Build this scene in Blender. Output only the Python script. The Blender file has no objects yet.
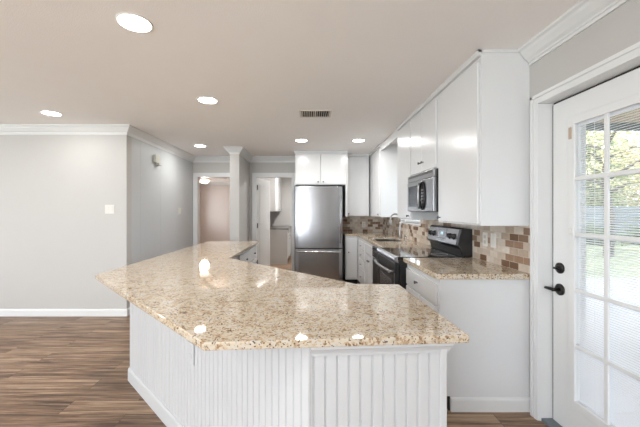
import bpy, bmesh, math, random
from mathutils import Vector
random.seed(7)
S = bpy.context.scene
COL = S.collection
R = math.radians

# ------------------------------------------------------------------ camera, world, light, exposure
CAM_H = 1.35
cd = bpy.data.cameras.new('camera'); cam = bpy.data.objects.new('camera', cd); COL.objects.link(cam)
cam.location = (0, 0, CAM_H); cam.rotation_euler = (R(90), 0, 0)
cd.sensor_width = 36.0; cd.lens = 18.0; cd.shift_x = 10.5/640; cd.shift_y = -2.5/640
cd.clip_start = 0.02; cd.clip_end = 300
S.camera = cam

SKY = 4.2; SUN = 2.6; DOWN_W = 8.0; WIN_W = 200.0; EXPO = 0.28
w = bpy.data.worlds.new('sky'); S.world = w; w.use_nodes = True
nt = w.node_tree; nt.nodes.clear()
wo = nt.nodes.new('ShaderNodeOutputWorld'); bg = nt.nodes.new('ShaderNodeBackground')
bg.inputs['Color'].default_value = (0.80, 0.90, 1.0, 1); bg.inputs['Strength'].default_value = SKY
nt.links.new(bg.outputs[0], wo.inputs[0])
sl = bpy.data.lights.new('sun', 'SUN'); sun = bpy.data.objects.new('sun', sl); COL.objects.link(sun)
sl.energy = SUN; sl.angle = R(1.0); sl.color = (1, .95, .86)
sun.rotation_euler = Vector((.55, -.10, -1)).to_track_quat('-Z', 'Y').to_euler()
sun.location = (-10, 2, 20)

def area(name, loc, direction, sx, sy, power, color=(1, 1, 1)):
    l = bpy.data.lights.new(name, 'AREA'); l.shape = 'RECTANGLE'; l.size = sx; l.size_y = sy
    l.energy = power; l.color = color
    o = bpy.data.objects.new(name, l); COL.objects.link(o); o.location = loc
    o.rotation_euler = Vector(direction).to_track_quat('-Z', 'Y').to_euler()
    return o
# area lamps added outside the windows; the unseen ones tilt up to brighten the ceiling
area('fill_rear_left', (-4.75, -3.80, 1.25), (0, 1, 1.3), 2.3, 1.9, WIN_W*.4, (.90, .95, 1))
area('fill_rear_right', (-2.1, -3.80, 1.25), (0, 1, 1.3), 2.3, 1.9, WIN_W*1.15, (.90, .95, 1))
area('fill_dining', (-6.80, 1.2, 1.35), (1, 0, 1.3), 2.3, 1.6, WIN_W*.35, (.90, .95, 1))
area('daylight_bedroom', (-4.42, 11.25, 1.4), (1, 0, 0), .85, 1.2, 18, (.95, .97, 1))

S.view_settings.view_transform = 'Standard'; S.view_settings.look = 'None'
S.view_settings.gamma = 1.0; S.view_settings.use_curve_mapping = False
S.view_settings.exposure = EXPO
S.cycles.use_denoising = True
S.cycles.max_bounces = 12; S.cycles.diffuse_bounces = 6; S.cycles.glossy_bounces = 5
S.cycles.transparent_max_bounces = 16; S.cycles.sample_clamp_indirect = 6

# ------------------------------------------------------------------ materials
def srgb(r, g, b):
    f = lambda c: (c/255/12.92) if c/255 <= .04045 else ((c/255+.055)/1.055)**2.4
    return (f(r), f(g), f(b), 1)
MATS = {}
def mat(name, col, rough=.5, metal=0, bump=0, bscale=60, spec=.5, coat=0, emit=None, estr=0, var=0, vscale=4, stretch=None):
    if name in MATS: return MATS[name]
    m = bpy.data.materials.new(name); m.use_nodes = True; MATS[name] = m
    n = m.node_tree.nodes; L = m.node_tree.links; p = n['Principled BSDF']
    p.inputs['Base Color'].default_value = col; p.inputs['Roughness'].default_value = rough
    p.inputs['Metallic'].default_value = metal; p.inputs['Specular IOR Level'].default_value = spec
    p.inputs['Coat Weight'].default_value = coat; p.inputs['Coat Roughness'].default_value = .05
    if emit: p.inputs['Emission Color'].default_value = emit; p.inputs['Emission Strength'].default_value = estr
    tc = n.new('ShaderNodeTexCoord'); mp = n.new('ShaderNodeMapping'); L.new(tc.outputs['Object'], mp.inputs[0])
    if stretch: mp.inputs['Scale'].default_value = stretch
    if var:
        no = n.new('ShaderNodeTexNoise'); no.inputs['Scale'].default_value = vscale; no.inputs['Detail'].default_value = 3
        L.new(mp.outputs[0], no.inputs['Vector'])
        mx = n.new('ShaderNodeMix'); mx.data_type = 'RGBA'
        L.new(no.outputs['Fac'], mx.inputs['Factor'])
        mx.inputs['A'].default_value = tuple(max(0, c*(1-var)) for c in col[:3])+(1,)
        mx.inputs['B'].default_value = tuple(min(1, c*(1+var)) for c in col[:3])+(1,)
        L.new(mx.outputs['Result'], p.inputs['Base Color'])
    if bump:
        nb = n.new('ShaderNodeTexNoise'); nb.inputs['Scale'].default_value = bscale; nb.inputs['Detail'].default_value = 4
        L.new(mp.outputs[0], nb.inputs['Vector'])
        b = n.new('ShaderNodeBump'); b.inputs['Strength'].default_value = bump; b.inputs['Distance'].default_value = .004
        L.new(nb.outputs['Fac'], b.inputs['Height']); L.new(b.outputs[0], p.inputs['Normal'])
    return m

M_PANELWALL = mat('hall_panel_lit_paint', srgb(193, 196, 198), .5, bump=.1, bscale=200, var=.01)  # panelling paint with the hall's cooler light put into its colour
M_WALL = mat('wall_paint', srgb(189, 187, 184), .6, bump=.12, bscale=220, var=.01)
M_CEIL = mat('ceiling_paint', srgb(245, 242, 240), .9, bump=.5, bscale=130, var=.015)
M_TRIM = mat('trim_paint', srgb(221, 222, 222), .35, var=.01)
M_CAB = mat('cabinet_paint', srgb(219, 220, 221), .22, var=.01)
M_BEAD = mat('beadboard_paint', srgb(197, 198, 199), .4, var=.01)
M_GREYPANEL = mat('grey_panel_paint', srgb(190, 190, 188), .5, var=.02)
M_BEDWALL = mat('bedroom_bounce_paint', srgb(218, 210, 206), .7, var=.01)  # the floor's warm bounce is put into this pinkish tone
M_STEEL = mat('brushed_steel', (.36, .36, .365, 1), .28, 1, var=.03)
M_STEELV = mat('brushed_steel_upright', (.42, .42, .43, 1), .24, 1, bump=.22, bscale=3, stretch=(2.6, 2.6, .08), var=.06, vscale=3)
M_MWSTEEL = mat('dark_brushed_steel', (.27, .27, .275, 1), .34, 1, var=.03)
M_MWGLASS = mat('smoked_glass', (.012, .012, .014, 1), .2, spec=.08, var=.05)
M_FAUCET = mat('brushed_nickel', (.34, .33, .32, 1), .3, 1, var=.03)
M_CHROME = mat('chrome', (.75, .75, .76, 1), .12, 1, var=.02)
M_NICKEL = mat('satin_nickel_knob', (.22, .22, .23, 1), .3, 1, var=.03)
M_BLACK = mat('black_enamel', (.012, .012, .013, 1), .28, var=.1)
M_BGLASS = mat('black_glass', (.008, .008, .01, 1), .04, coat=.6, var=.05)
M_OVENG = mat('oven_window_glass', (.05, .05, .055, 1), .06, coat=.5, var=.05)
M_BRONZE = mat('dark_bronze_hardware', (.015, .013, .012, 1), .35, .4, var=.1)
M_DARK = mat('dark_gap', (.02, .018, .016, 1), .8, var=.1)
M_PLATE = mat('white_plastic', srgb(218, 216, 211), .4, var=.01)
M_IVORY = mat('ivory_plastic', srgb(196, 196, 186), .5, var=.02)
M_BEIGE = mat('beige_plastic', srgb(186, 166, 146), .5, var=.02)
M_LENS = mat('lamp_lens', (1, 1, 1, 1), .5, emit=(1, .97, .92, 1), estr=14, var=.001)
M_BLIND = mat('blind_slat_white', srgb(240, 242, 245), .5, var=.01)
M_DISPLAY = mat('display_dark', (.02, .03, .04, 1), .1, coat=.5, var=.05)
M_DIGIT = mat('display_marks', (.35, .5, .6, 1), .4, emit=(.5, .75, .9, 1), estr=.5, var=.01)
M_GREYMARK = mat('grey_marks', srgb(150, 150, 150), .5, var=.01)
M_CONC = mat('patio_concrete', srgb(176, 177, 178), .85, bump=.2, bscale=40, var=.06)
M_FENCE = mat('blue_grey_fence', srgb(128, 136, 142), .85, var=.15, stretch=(8, 8, 1))  # blue-grey boards with uneven tone
M_BARK = mat('tree_bark', srgb(106, 98, 90), .9, bump=.6, bscale=20, var=.2, stretch=(4, 4, 1))
M_EXT = mat('exterior_siding', srgb(200, 194, 184), .8, var=.04)
M_FASCIA = mat('grey_fascia_paint', srgb(110, 118, 124), .6, var=.03)
M_WOODD = mat('fan_blade_wood', srgb(190, 160, 138), .5, var=.1, stretch=(1, 12, 1))

def leafmat(name, c1, c2):
    m = bpy.data.materials.new(name); m.use_nodes = True; n = m.node_tree.nodes; L = m.node_tree.links
    p = n['Principled BSDF']; p.inputs['Roughness'].default_value = .6
    tc = n.new('ShaderNodeTexCoord'); v = n.new('ShaderNodeTexVoronoi'); v.inputs['Scale'].default_value = 2.2
    L.new(tc.outputs['Object'], v.inputs['Vector']); s = n.new('ShaderNodeSeparateColor'); L.new(v.outputs['Color'], s.inputs[0])
    mx = n.new('ShaderNodeMix'); mx.data_type = 'RGBA'; mx.inputs['A'].default_value = c1; mx.inputs['B'].default_value = c2
    L.new(s.outputs[0], mx.inputs['Factor']); L.new(mx.outputs['Result'], p.inputs['Base Color'])
    t = n.new('ShaderNodeBsdfTranslucent'); L.new(mx.outputs['Result'], t.inputs['Color'])
    ms = n.new('ShaderNodeMixShader'); ms.inputs[0].default_value = .4
    L.new(p.outputs[0], ms.inputs[1]); L.new(t.outputs[0], ms.inputs[2])
    L.new(ms.outputs[0], n['Material Output'].inputs[0]); return m
M_LEAF1 = leafmat('leaves_green', srgb(132, 146, 104), srgb(196, 198, 150))
M_LEAF2 = leafmat('leaves_yellow_green', srgb(206, 202, 154), srgb(232, 218, 182))
M_LEAF3 = leafmat('leaves_dark', srgb(90, 110, 80), srgb(140, 152, 106))

def glassmat():
    m = bpy.data.materials.new('window_glass'); m.use_nodes = True; n = m.node_tree.nodes; L = m.node_tree.links
    n.remove(n['Principled BSDF'])
    t = n.new('ShaderNodeBsdfTransparent'); t.inputs[0].default_value = (.985, .985, .99, 1)
    g = n.new('ShaderNodeBsdfGlossy'); g.inputs['Roughness'].default_value = .01
    lw = n.new('ShaderNodeLayerWeight'); lw.inputs[0].default_value = .5
    pw = n.new('ShaderNodeMath'); pw.operation = 'POWER'; pw.inputs[1].default_value = 5; L.new(lw.outputs['Facing'], pw.inputs[0])
    f = n.new('ShaderNodeMath'); f.operation = 'MULTIPLY_ADD'; f.inputs[1].default_value = .9; f.inputs[2].default_value = .04; L.new(pw.outputs[0], f.inputs[0])
    ms = n.new('ShaderNodeMixShader'); L.new(f.outputs[0], ms.inputs[0]); L.new(t.outputs[0], ms.inputs[1]); L.new(g.outputs[0], ms.inputs[2])
    L.new(ms.outputs[0], n['Material Output'].inputs[0]); return m
M_GLASS = glassmat()

def granite():
    m = bpy.data.materials.new('speckled_granite'); m.use_nodes = True; n = m.node_tree.nodes; L = m.node_tree.links
    p = n['Principled BSDF']; p.inputs['Roughness'].default_value = .035; p.inputs['Specular IOR Level'].default_value = .55
    tc = n.new('ShaderNodeTexCoord')
    def ramp(stops, interp='LINEAR'):
        r = n.new('ShaderNodeValToRGB'); r.color_ramp.interpolation = interp
        e = r.color_ramp.elements
        e[0].position, e[0].color = stops[0]; e[1].position, e[1].color = stops[-1]
        for s in stops[1:-1]:
            k = e.new(s[0]); k.color = s[1]
        return r
    # warp
    nw = n.new('ShaderNodeTexNoise'); nw.inputs['Scale'].default_value = 45; nw.inputs['Detail'].default_value = 2
    L.new(tc.outputs['Object'], nw.inputs['Vector'])
    mv = n.new('ShaderNodeVectorMath'); mv.operation = 'SCALE'; mv.inputs['Scale'].default_value = .012
    L.new(nw.outputs['Color'], mv.inputs[0])
    av = n.new('ShaderNodeVectorMath'); av.operation = 'ADD'; L.new(tc.outputs['Object'], av.inputs[0]); L.new(mv.outputs[0], av.inputs[1])
    v = n.new('ShaderNodeTexVoronoi'); v.inputs['Scale'].default_value = 120; L.new(av.outputs[0], v.inputs['Vector'])
    s = n.new('ShaderNodeSeparateColor'); L.new(v.outputs['Color'], s.inputs[0])
    cl = n.new('ShaderNodeTexNoise'); cl.inputs['Scale'].default_value = 22; cl.inputs['Detail'].default_value = 5; cl.inputs['Roughness'].default_value = .65
    L.new(tc.outputs['Object'], cl.inputs['Vector'])
    # cluster value = 0.45*grain + 0.55*cluster
    m1 = n.new('ShaderNodeMath'); m1.operation = 'MULTIPLY_ADD'; m1.inputs[1].default_value = .34
    L.new(s.outputs[0], m1.inputs[0])
    m2 = n.new('ShaderNodeMath'); m2.operation = 'MULTIPLY'; m2.inputs[1].default_value = .66; L.new(cl.outputs['Fac'], m2.inputs[0])
    L.new(m2.outputs[0], m1.inputs[2])
    r = ramp([(0.23, srgb(60, 48, 40)), (0.29, srgb(138, 108, 80)), (0.36, srgb(178, 154, 126)), (0.45, srgb(194, 178, 154)),
              (0.58, srgb(204, 192, 172)), (0.70, srgb(196, 191, 183))])
    L.new(m1.outputs[0], r.inputs[0])
    # fine black pepper
    v2 = n.new('ShaderNodeTexVoronoi'); v2.inputs['Scale'].default_value = 210; L.new(av.outputs[0], v2.inputs['Vector'])
    s2 = n.new('ShaderNodeSeparateColor'); L.new(v2.outputs['Color'], s2.inputs[0])
    r2 = ramp([(0.0, (1, 1, 1, 1)), (0.07, (1, 1, 1, 1)), (0.09, (0, 0, 0, 1)), (1.0, (0, 0, 0, 1))]); L.new(s2.outputs[1], r2.inputs[0])
    mx = n.new('ShaderNodeMix'); mx.data_type = 'RGBA'; L.new(r2.outputs[0], mx.inputs['Factor'])
    L.new(r.outputs[0], mx.inputs['A']); mx.inputs['B'].default_value = srgb(96, 80, 68)
    L.new(mx.outputs['Result'], p.inputs['Base Color'])
    return m
M_GRAN = granite()

def tile():
    m = bpy.data.materials.new('travertine_brick_tile'); m.use_nodes = True; n = m.node_tree.nodes; L = m.node_tree.links
    p = n['Principled BSDF']; p.inputs['Roughness'].default_value = .35
    tc = n.new('ShaderNodeTexCoord'); sx = n.new('ShaderNodeSeparateXYZ'); L.new(tc.outputs['Object'], sx.inputs[0])
    ad = n.new('ShaderNodeMath'); ad.operation = 'ADD'; L.new(sx.outputs[0], ad.inputs[0]); L.new(sx.outputs[1], ad.inputs[1])
    cx = n.new('ShaderNodeCombineXYZ'); L.new(ad.outputs[0], cx.inputs[0]); L.new(sx.outputs[2], cx.inputs[1])
    def brick(off):
        b = n.new('ShaderNodeTexBrick'); b.offset = .5; b.inputs['Scale'].default_value = 1
        b.inputs['Brick Width'].default_value = .102; b.inputs['Row Height'].default_value = .051; b.inputs['Mortar Size'].default_value = .0016
        b.inputs['Color1'].default_value = (0, 0, 0, 1); b.inputs['Color2'].default_value = (1, 1, 1, 1); b.inputs['Mortar'].default_value = (.5, .5, .5, 1)
        L.new(cx.outputs[0], b.inputs['Vector']); return b
    b = brick(0)
    r = n.new('ShaderNodeValToRGB'); r.color_ramp.interpolation = 'CONSTANT'; e = r.color_ramp.elements
    e[0].position = 0; e[0].color = srgb(112, 84, 62); e[1].position = .10; e[1].color = srgb(150, 122, 100)
    for q, c in [(.18, srgb(190, 176, 161)), (.42, srgb(204, 193, 180)), (.62, srgb(176, 159, 142)), (.74, srgb(210, 201, 190)), (.88, srgb(132, 106, 86))]:
        k = e.new(q); k.color = c
    L.new(b.outputs['Color'], r.inputs[0])
    no = n.new('ShaderNodeTexNoise'); no.inputs['Scale'].default_value = 35; no.inputs['Detail'].default_value = 4; L.new(tc.outputs['Object'], no.inputs['Vector'])
    mr = n.new('ShaderNodeMapRange'); mr.inputs['To Min'].default_value = .8; mr.inputs['To Max'].default_value = 1.15; L.new(no.outputs['Fac'], mr.inputs[0])
    mm = n.new('ShaderNodeMix'); mm.data_type = 'RGBA'; mm.blend_type = 'MULTIPLY'; mm.inputs['Factor'].default_value = 1
    L.new(r.outputs[0], mm.inputs['A']); L.new(mr.outputs[0], mm.inputs['B'])
    mo = n.new('ShaderNodeMix'); mo.data_type = 'RGBA'; L.new(b.outputs['Fac'], mo.inputs['Factor'])
    L.new(mm.outputs['Result'], mo.inputs['A']); mo.inputs['B'].default_value = srgb(190, 180, 166)
    L.new(mo.outputs['Result'], p.inputs['Base Color'])
    bu = n.new('ShaderNodeBump'); bu.invert = True; bu.inputs['Strength'].default_value = .5; bu.inputs['Distance'].default_value = .002
    L.new(b.outputs['Fac'], bu.inputs['Height']); L.new(bu.outputs[0], p.inputs['Normal'])
    return m
M_TILE = tile()

def planks(name, cols, width, length, rough=.38, scale_grain=1.0):
    m = bpy.data.materials.new(name); m.use_nodes = True; n = m.node_tree.nodes; L = m.node_tree.links
    p = n['Principled BSDF']; p.inputs['Roughness'].default_value = rough; p.inputs['Specular IOR Level'].default_value = .35
    tc = n.new('ShaderNodeTexCoord')
    b = n.new('ShaderNodeTexBrick'); b.offset = .37; b.offset_frequency = 2; b.inputs['Scale'].default_value = 1
    b.inputs['Brick Width'].default_value = length; b.inputs['Row Height'].default_value = width; b.inputs['Mortar Size'].default_value = .0012
    b.inputs['Color1'].default_value = (0, 0, 0, 1); b.inputs['Color2'].default_value = (1, 1, 1, 1); b.inputs['Mortar'].default_value = (.5, .5, .5, 1)
    L.new(tc.outputs['Object'], b.inputs['Vector'])
    # offset grain per plank
    off = n.new('ShaderNodeVectorMath'); off.operation = 'SCALE'; off.inputs['Scale'].default_value = 7
    L.new(b.outputs['Color'], off.inputs[0])
    ad = n.new('ShaderNodeVectorMath'); ad.operation = 'ADD'; L.new(tc.outputs['Object'], ad.inputs[0]); L.new(off.outputs[0], ad.inputs[1])
    mp = n.new('ShaderNodeMapping'); mp.inputs['Scale'].default_value = (1.8*scale_grain, 30*scale_grain, 1); L.new(ad.outputs[0], mp.inputs[0])
    no = n.new('ShaderNodeTexNoise'); no.inputs['Scale'].default_value = 1.0; no.inputs['Detail'].default_value = 7; no.inputs['Roughness'].default_value = .68; no.inputs['Distortion'].default_value = .4
    L.new(mp.outputs[0], no.inputs['Vector'])
    ma = n.new('ShaderNodeMath'); ma.operation = 'MULTIPLY_ADD'; ma.inputs[1].default_value = .11; L.new(b.outputs['Color'], ma.inputs[0])
    ms = n.new('ShaderNodeMath'); ms.operation = 'SUBTRACT'; L.new(no.outputs['Fac'], ms.inputs[0]); ms.inputs[1].default_value = .055
    L.new(ms.outputs[0], ma.inputs[2])
    r = n.new('ShaderNodeValToRGB'); e = r.color_ramp.elements
    e[0].position = .34; e[0].color = cols[0]; e[1].position = .66; e[1].color = cols[3]
    k = e.new(.44); k.color = cols[1]; k = e.new(.54); k.color = cols[2]
    L.new(ma.outputs[0], r.inputs[0])
    mo = n.new('ShaderNodeMix'); mo.data_type = 'RGBA'; L.new(b.outputs['Fac'], mo.inputs['Factor'])
    L.new(r.outputs[0], mo.inputs['A']); mo.inputs['B'].default_value = tuple(c*.45 for c in cols[0][:3])+(1,)
    L.new(mo.outputs['Result'], p.inputs['Base Color'])
    bu = n.new('ShaderNodeBump'); bu.inputs['Strength'].default_value = .15; bu.inputs['Distance'].default_value = .002
    L.new(no.outputs['Fac'], bu.inputs['Height']); L.new(bu.outputs[0], p.inputs['Normal'])
    return m
M_FLOOR = planks('wood_look_planks', [srgb(76, 57, 44), srgb(112, 88, 69), srgb(140, 114, 91), srgb(174, 148, 122)], .152, 1.22)
M_SOFFIT = planks('patio_soffit_boards', [srgb(158, 134, 108), srgb(182, 160, 132), srgb(196, 174, 146), srgb(206, 186, 158)], .14, 4.0, .7)

def grassmat():
    m = bpy.data.materials.new('lawn_grass'); m.use_nodes = True; n = m.node_tree.nodes; L = m.node_tree.links
    p = n['Principled BSDF']; p.inputs['Roughness'].default_value = .9
    tc = n.new('ShaderNodeTexCoord'); no = n.new('ShaderNodeTexNoise'); no.inputs['Scale'].default_value = 1.2; no.inputs['Detail'].default_value = 8
    L.new(tc.outputs['Object'], no.inputs['Vector']); r = n.new('ShaderNodeValToRGB'); e = r.color_ramp.elements
    e[0].position = .3; e[0].color = srgb(104, 118, 84); e[1].position = .7; e[1].color = srgb(164, 168, 132)
    L.new(no.outputs['Fac'], r.inputs[0]); L.new(r.outputs[0], p.inputs['Base Color']); return m
M_GRASS = grassmat()

# ------------------------------------------------------------------ mesh helpers
def NB(): return bmesh.new()
def box(bm, x0, x1, y0, y1, z0, z1, mi=0):
    v = [bm.verts.new(p) for p in ((x0,y0,z0),(x1,y0,z0),(x1,y1,z0),(x0,y1,z0),(x0,y0,z1),(x1,y0,z1),(x1,y1,z1),(x0,y1,z1))]
    for f in ((3,2,1,0),(4,5,6,7),(0,1,5,4),(1,2,6,5),(2,3,7,6),(3,0,4,7)):
        bm.faces.new([v[i] for i in f]).material_index = mi
    return bm
def B(*a): return box(NB(), *a)
def prism(bm, pts, z0, z1, mi=0):
    """vertical prism from an xy outline"""
    a = [bm.verts.new((x, y, z0)) for x, y in pts]; b = [bm.verts.new((x, y, z1)) for x, y in pts]
    n = len(pts)
    bm.faces.new(a[::-1]).material_index = mi; bm.faces.new(b).material_index = mi
    for i in range(n):
        bm.faces.new((a[i], a[(i+1) % n], b[(i+1) % n], b[i])).material_index = mi
    return bm
def prism_y(bm, pts, y0, y1, mi=0):
    """outline in xz swept along y"""
    a = [bm.verts.new((x, y0, z)) for x, z in pts]; b = [bm.verts.new((x, y1, z)) for x, z in pts]
    n = len(pts); bm.faces.new(a).material_index = mi; bm.faces.new(b[::-1]).material_index = mi
    for i in range(n): bm.faces.new((a[(i+1) % n], a[i], b[i], b[(i+1) % n])).material_index = mi
    return bm
def ring(c, u, v, r, n):
    return [Vector(c)+u*(r*math.cos(2*math.pi*i/n))+v*(r*math.sin(2*math.pi*i/n)) for i in range(n)]
def frame(d):
    d = Vector(d).normalized(); a = Vector((0, 0, 1)) if abs(d.z) < .9 else Vector((1, 0, 0))
    u = d.cross(a).normalized(); return d, u, d.cross(u).normalized()
def lathe(bm, base, axis, prof, n=24, mi=0, ell=1.0):
    """prof: list of (distance along axis, radius)"""
    d, u, v = frame(axis); rs = []
    for t, r in prof:
        c = Vector(base)+d*t
        if r < 1e-6: rs.append([bm.verts.new(c)])
        else: rs.append([bm.verts.new(p) for p in ring(c, u, v, r, n)])
    for a, b in zip(rs, rs[1:]):
        for i in range(n):
            j = (i+1) % n
            if len(a) == 1 and len(b) == 1: continue
            if len(a) == 1: f = bm.faces.new((a[0], b[j], b[i]))
            elif len(b) == 1: f = bm.faces.new((a[i], a[j], b[0]))
            else: f = bm.faces.new((a[i], a[j], b[j], b[i]))
            f.material_index = mi; f.smooth = True
    for q, e in ((rs[0], 0), (rs[-1], 1)):
        if len(q) > 1: bm.faces.new(q if e else q[::-1]).material_index = mi
    return bm
def tube(bm, pts, r, n=10, mi=0, closed=False):
    pts = [Vector(p) for p in pts]; rr = r if isinstance(r, (list, tuple)) else [r]*len(pts)
    prev = None; rs = []
    for i, p in enumerate(pts):
        if closed: d = pts[(i+1) % len(pts)]-pts[i-1]
        else: d = pts[min(i+1, len(pts)-1)]-pts[max(i-1, 0)]
        d.normalize()
        if prev is None: _, u, v = frame(d)
        else:
            u = (prev-d*prev.dot(d)).normalized(); v = d.cross(u)
        prev = u
        rs.append([bm.verts.new(q) for q in ring(p, u, v, rr[i], n)])
    pairs = list(zip(rs, rs[1:]))+([(rs[-1], rs[0])] if closed else [])
    for a, b in pairs:
        for i in range(n):
            f = bm.faces.new((a[i], a[(i+1) % n], b[(i+1) % n], b[i])); f.smooth = True; f.material_index = mi
    if not closed:
        bm.faces.new(rs[0][::-1]).material_index = mi; bm.faces.new(rs[-1]).material_index = mi
    return bm
def sweep(bm, path, prof, side=1, closed=False, mi=0):
    """profile (out, z) swept along an xy path, mitred; out is to the left of travel when side=1"""
    P = [Vector(p) for p in path]; n = len(P); rows = []
    for i in range(n):
        def nrm(a, b):
            d = (b-a).normalized(); return Vector((-d.y, d.x))*side
        if i == 0 and not closed: m = nrm(P[0], P[1]); k = 1
        elif i == n-1 and not closed: m = nrm(P[-2], P[-1]); k = 1
        else:
            n1 = nrm(P[i-1], P[i]); n2 = nrm(P[i], P[(i+1) % n]); m = (n1+n2).normalized(); k = 1/max(.2, m.dot(n1))
        rows.append([bm.verts.new((P[i].x+m.x*o*k, P[i].y+m.y*o*k, z)) for o, z in prof])
    q = len(prof)
    for a, b in list(zip(rows, rows[1:]))+([(rows[-1], rows[0])] if closed else []):
        for i in range(q): bm.faces.new((a[i], a[(i+1) % q], b[(i+1) % q], b[i])).material_index = mi
    if not closed: bm.faces.new(rows[0][::-1]); bm.faces.new(rows[-1])
    return bm

def wloc(o):
    v = Vector((0, 0, 0))
    while o: v += o.location; o = o.parent
    return v
def obj(name, bm, m, parent=None, bevel=0, seg=2, label=None, origin=None):
    bmesh.ops.recalc_face_normals(bm, faces=bm.faces)
    me = bpy.data.meshes.new(name)
    if parent is not None: org = wloc(parent)
    elif origin is not None: org = Vector(origin)
    else:
        xs = [v.co.x for v in bm.verts]; ys = [v.co.y for v in bm.verts]; zs = [v.co.z for v in bm.verts]
        org = Vector(((min(xs)+max(xs))/2, (min(ys)+max(ys))/2, min(zs)))
    bmesh.ops.translate(bm, verts=bm.verts, vec=-org)
    bm.to_mesh(me); bm.free()
    for q in (m if isinstance(m, (list, tuple)) else [m]): me.materials.append(q)
    o = bpy.data.objects.new(name, me); COL.objects.link(o)
    if parent is not None: o.parent = parent
    else: o.location = org
    if bevel:
        b = o.modifiers.new('bevel', 'BEVEL'); b.width = bevel; b.segments = seg; b.limit_method = 'ANGLE'; b.angle_limit = R(40)
    if label: o['label'] = label
    return o
def thing(name, label, cat, loc, group=None):
    o = bpy.data.objects.new(name, None); COL.objects.link(o); o.location = loc; o.empty_display_size = .1
    o['label'] = label; o['category'] = cat
    if group: o['group'] = group
    return o
def tag(o, label, cat, group=None, kind=None):
    o['label'] = label; o['category'] = cat
    if group: o['group'] = group
    if kind: o['kind'] = kind
    return o
def struct(name, bm, m, parent=None, label=None, bevel=0, origin=None):
    o = obj(name, bm, m, parent, bevel, origin=origin)
    if parent is None: o['kind'] = 'structure'
    if label: o['label'] = label
    return o
def sempty(name, loc, label):
    o = bpy.data.objects.new(name, None); COL.objects.link(o); o.location = loc; o['kind'] = 'structure'; o['label'] = label; return o
def knob(parent, p, axis, name='knob'):
    bm = lathe(NB(), p, axis, [(0, .006), (.012, .005), (.016, .011), (.022, .0145), (.027, .012), (.029, 0)], 16)
    return obj(name, bm, M_NICKEL, parent)

# ------------------------------------------------------------------ room shell
CH = 2.44; XR = 1.487; YB = 6.45
YL = 4.11; XH = -2.35
X0 = -6.5; Y0 = -3.5
def wall_x(name, y0, y1, xa, xb, ops, m, label, z1=CH):
    bm = NB(); x = xa
    for (a, b, z0, zt) in sorted(ops):
        box(bm, x, a, y0, y1, 0, z1)
        if z0 > 0: box(bm, a, b, y0, y1, 0, z0)
        box(bm, a, b, y0, y1, zt, z1); x = b
    box(bm, x, xb, y0, y1, 0, z1)
    return struct(name, bm, m, label=label)
def wall_y(name, x0, x1, ya, yb, ops, m, label, z1=CH):
    bm = NB(); y = ya
    for (a, b, z0, zt) in sorted(ops):
        box(bm, x0, x1, y, a, 0, z1)
        if z0 > 0: box(bm, x0, x1, a, b, 0, z0)
        box(bm, x0, x1, a, b, zt, z1); y = b
    box(bm, x0, x1, y, yb, 0, z1)
    return struct(name, bm, m, label=label)

struct('floor', B(X0-.15, XR+.15, Y0-.15, 12.35, -.12, 0), M_FLOOR, label='brown wood-look plank floor', origin=(0, 0, 0))
struct('ceiling', B(X0-.15, XR+.15, Y0-.15, 12.35, CH, CH+.2), M_CEIL, label='beige textured ceiling')
DY0, DY1, DZ = 1.115, 2.06, 2.04           # exterior door opening
WY0, WY1, WZ0, WZ1 = 4.28, 5.18, 1.175, 2.08  # sink window
wall_y('wall_right', XR, XR+.15, Y0-.15, YB, [(DY0, DY1, 0, DZ), (WY0, WY1, WZ0, WZ1)], M_WALL, 'light grey wall with the glazed door')
BX0, BX1 = -2.27, -1.46                     # bedroom opening
LX0, LX1 = -1.085, -.345                    # laundry opening
wall_x('wall_back', YB, YB+.12, -4.3, XR+.15, [(BX0, BX1, 0, 2.05), (LX0, LX1, 0, 2.05)], M_WALL, 'light grey back wall with two doorways')
wall_x('wall_left', YL, YL+.12, X0-.15, XH, [], M_WALL, 'light grey wall left of the peninsula')
wall_y('wall_hall', XH-.12, XH, YL+.12, YB, [], M_PANELWALL, 'pale grey side wall of the hall')
wall_y('wall_stub', -1.37, -1.21, 5.5, YB, [], M_WALL, 'short wall end between the two doorways')
wall_x('wall_rear', Y0-.15, Y0, X0-.15, XR, [(-5.9, -3.6, .4, 2.3), (-3.25, -.95, .4, 2.3)], M_WALL, 'wall behind the camera')
wall_y('wall_dining', X0-.15, X0, Y0, YL, [(.05, 2.35, .65, 2.25)], M_WALL, 'far left dining wall')
# rooms behind
wall_y('wall_partition', -1.36, -1.27, YB+.12, 12.2, [], M_BEDWALL, 'partition between bedroom and laundry')
wall_y('wall_bedroom', -4.3, -4.15, YB+.12, 12.2, [(10.8, 11.7, .8, 2.05)], M_BEDWALL, 'bedroom side wall with window')
wall_x('wall_bedroom_far', 12.2, 12.35, -4.3, -1.27, [], M_BEDWALL, 'far bedroom wall, warm floor bounce painted in as pinkish beige')
wall_x('wall_laundry', 9.6, 9.72, -1.27, 1.0, [], M_WALL, 'far wall of the laundry room')
wall_y('wall_laundry_side', 1.0, 1.1, YB+.12, 9.72, [], M_WALL, 'right wall of the laundry room')

bm = NB()
for y in (4.45, 5.06, 5.67, 6.28): box(bm, XH-.001, XH+.0012, y-.003, y+.003, .093, CH-.11)
struct('trim_10', bm, M_PANELWALL, label='painted seams of the panelled hall wall')
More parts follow.
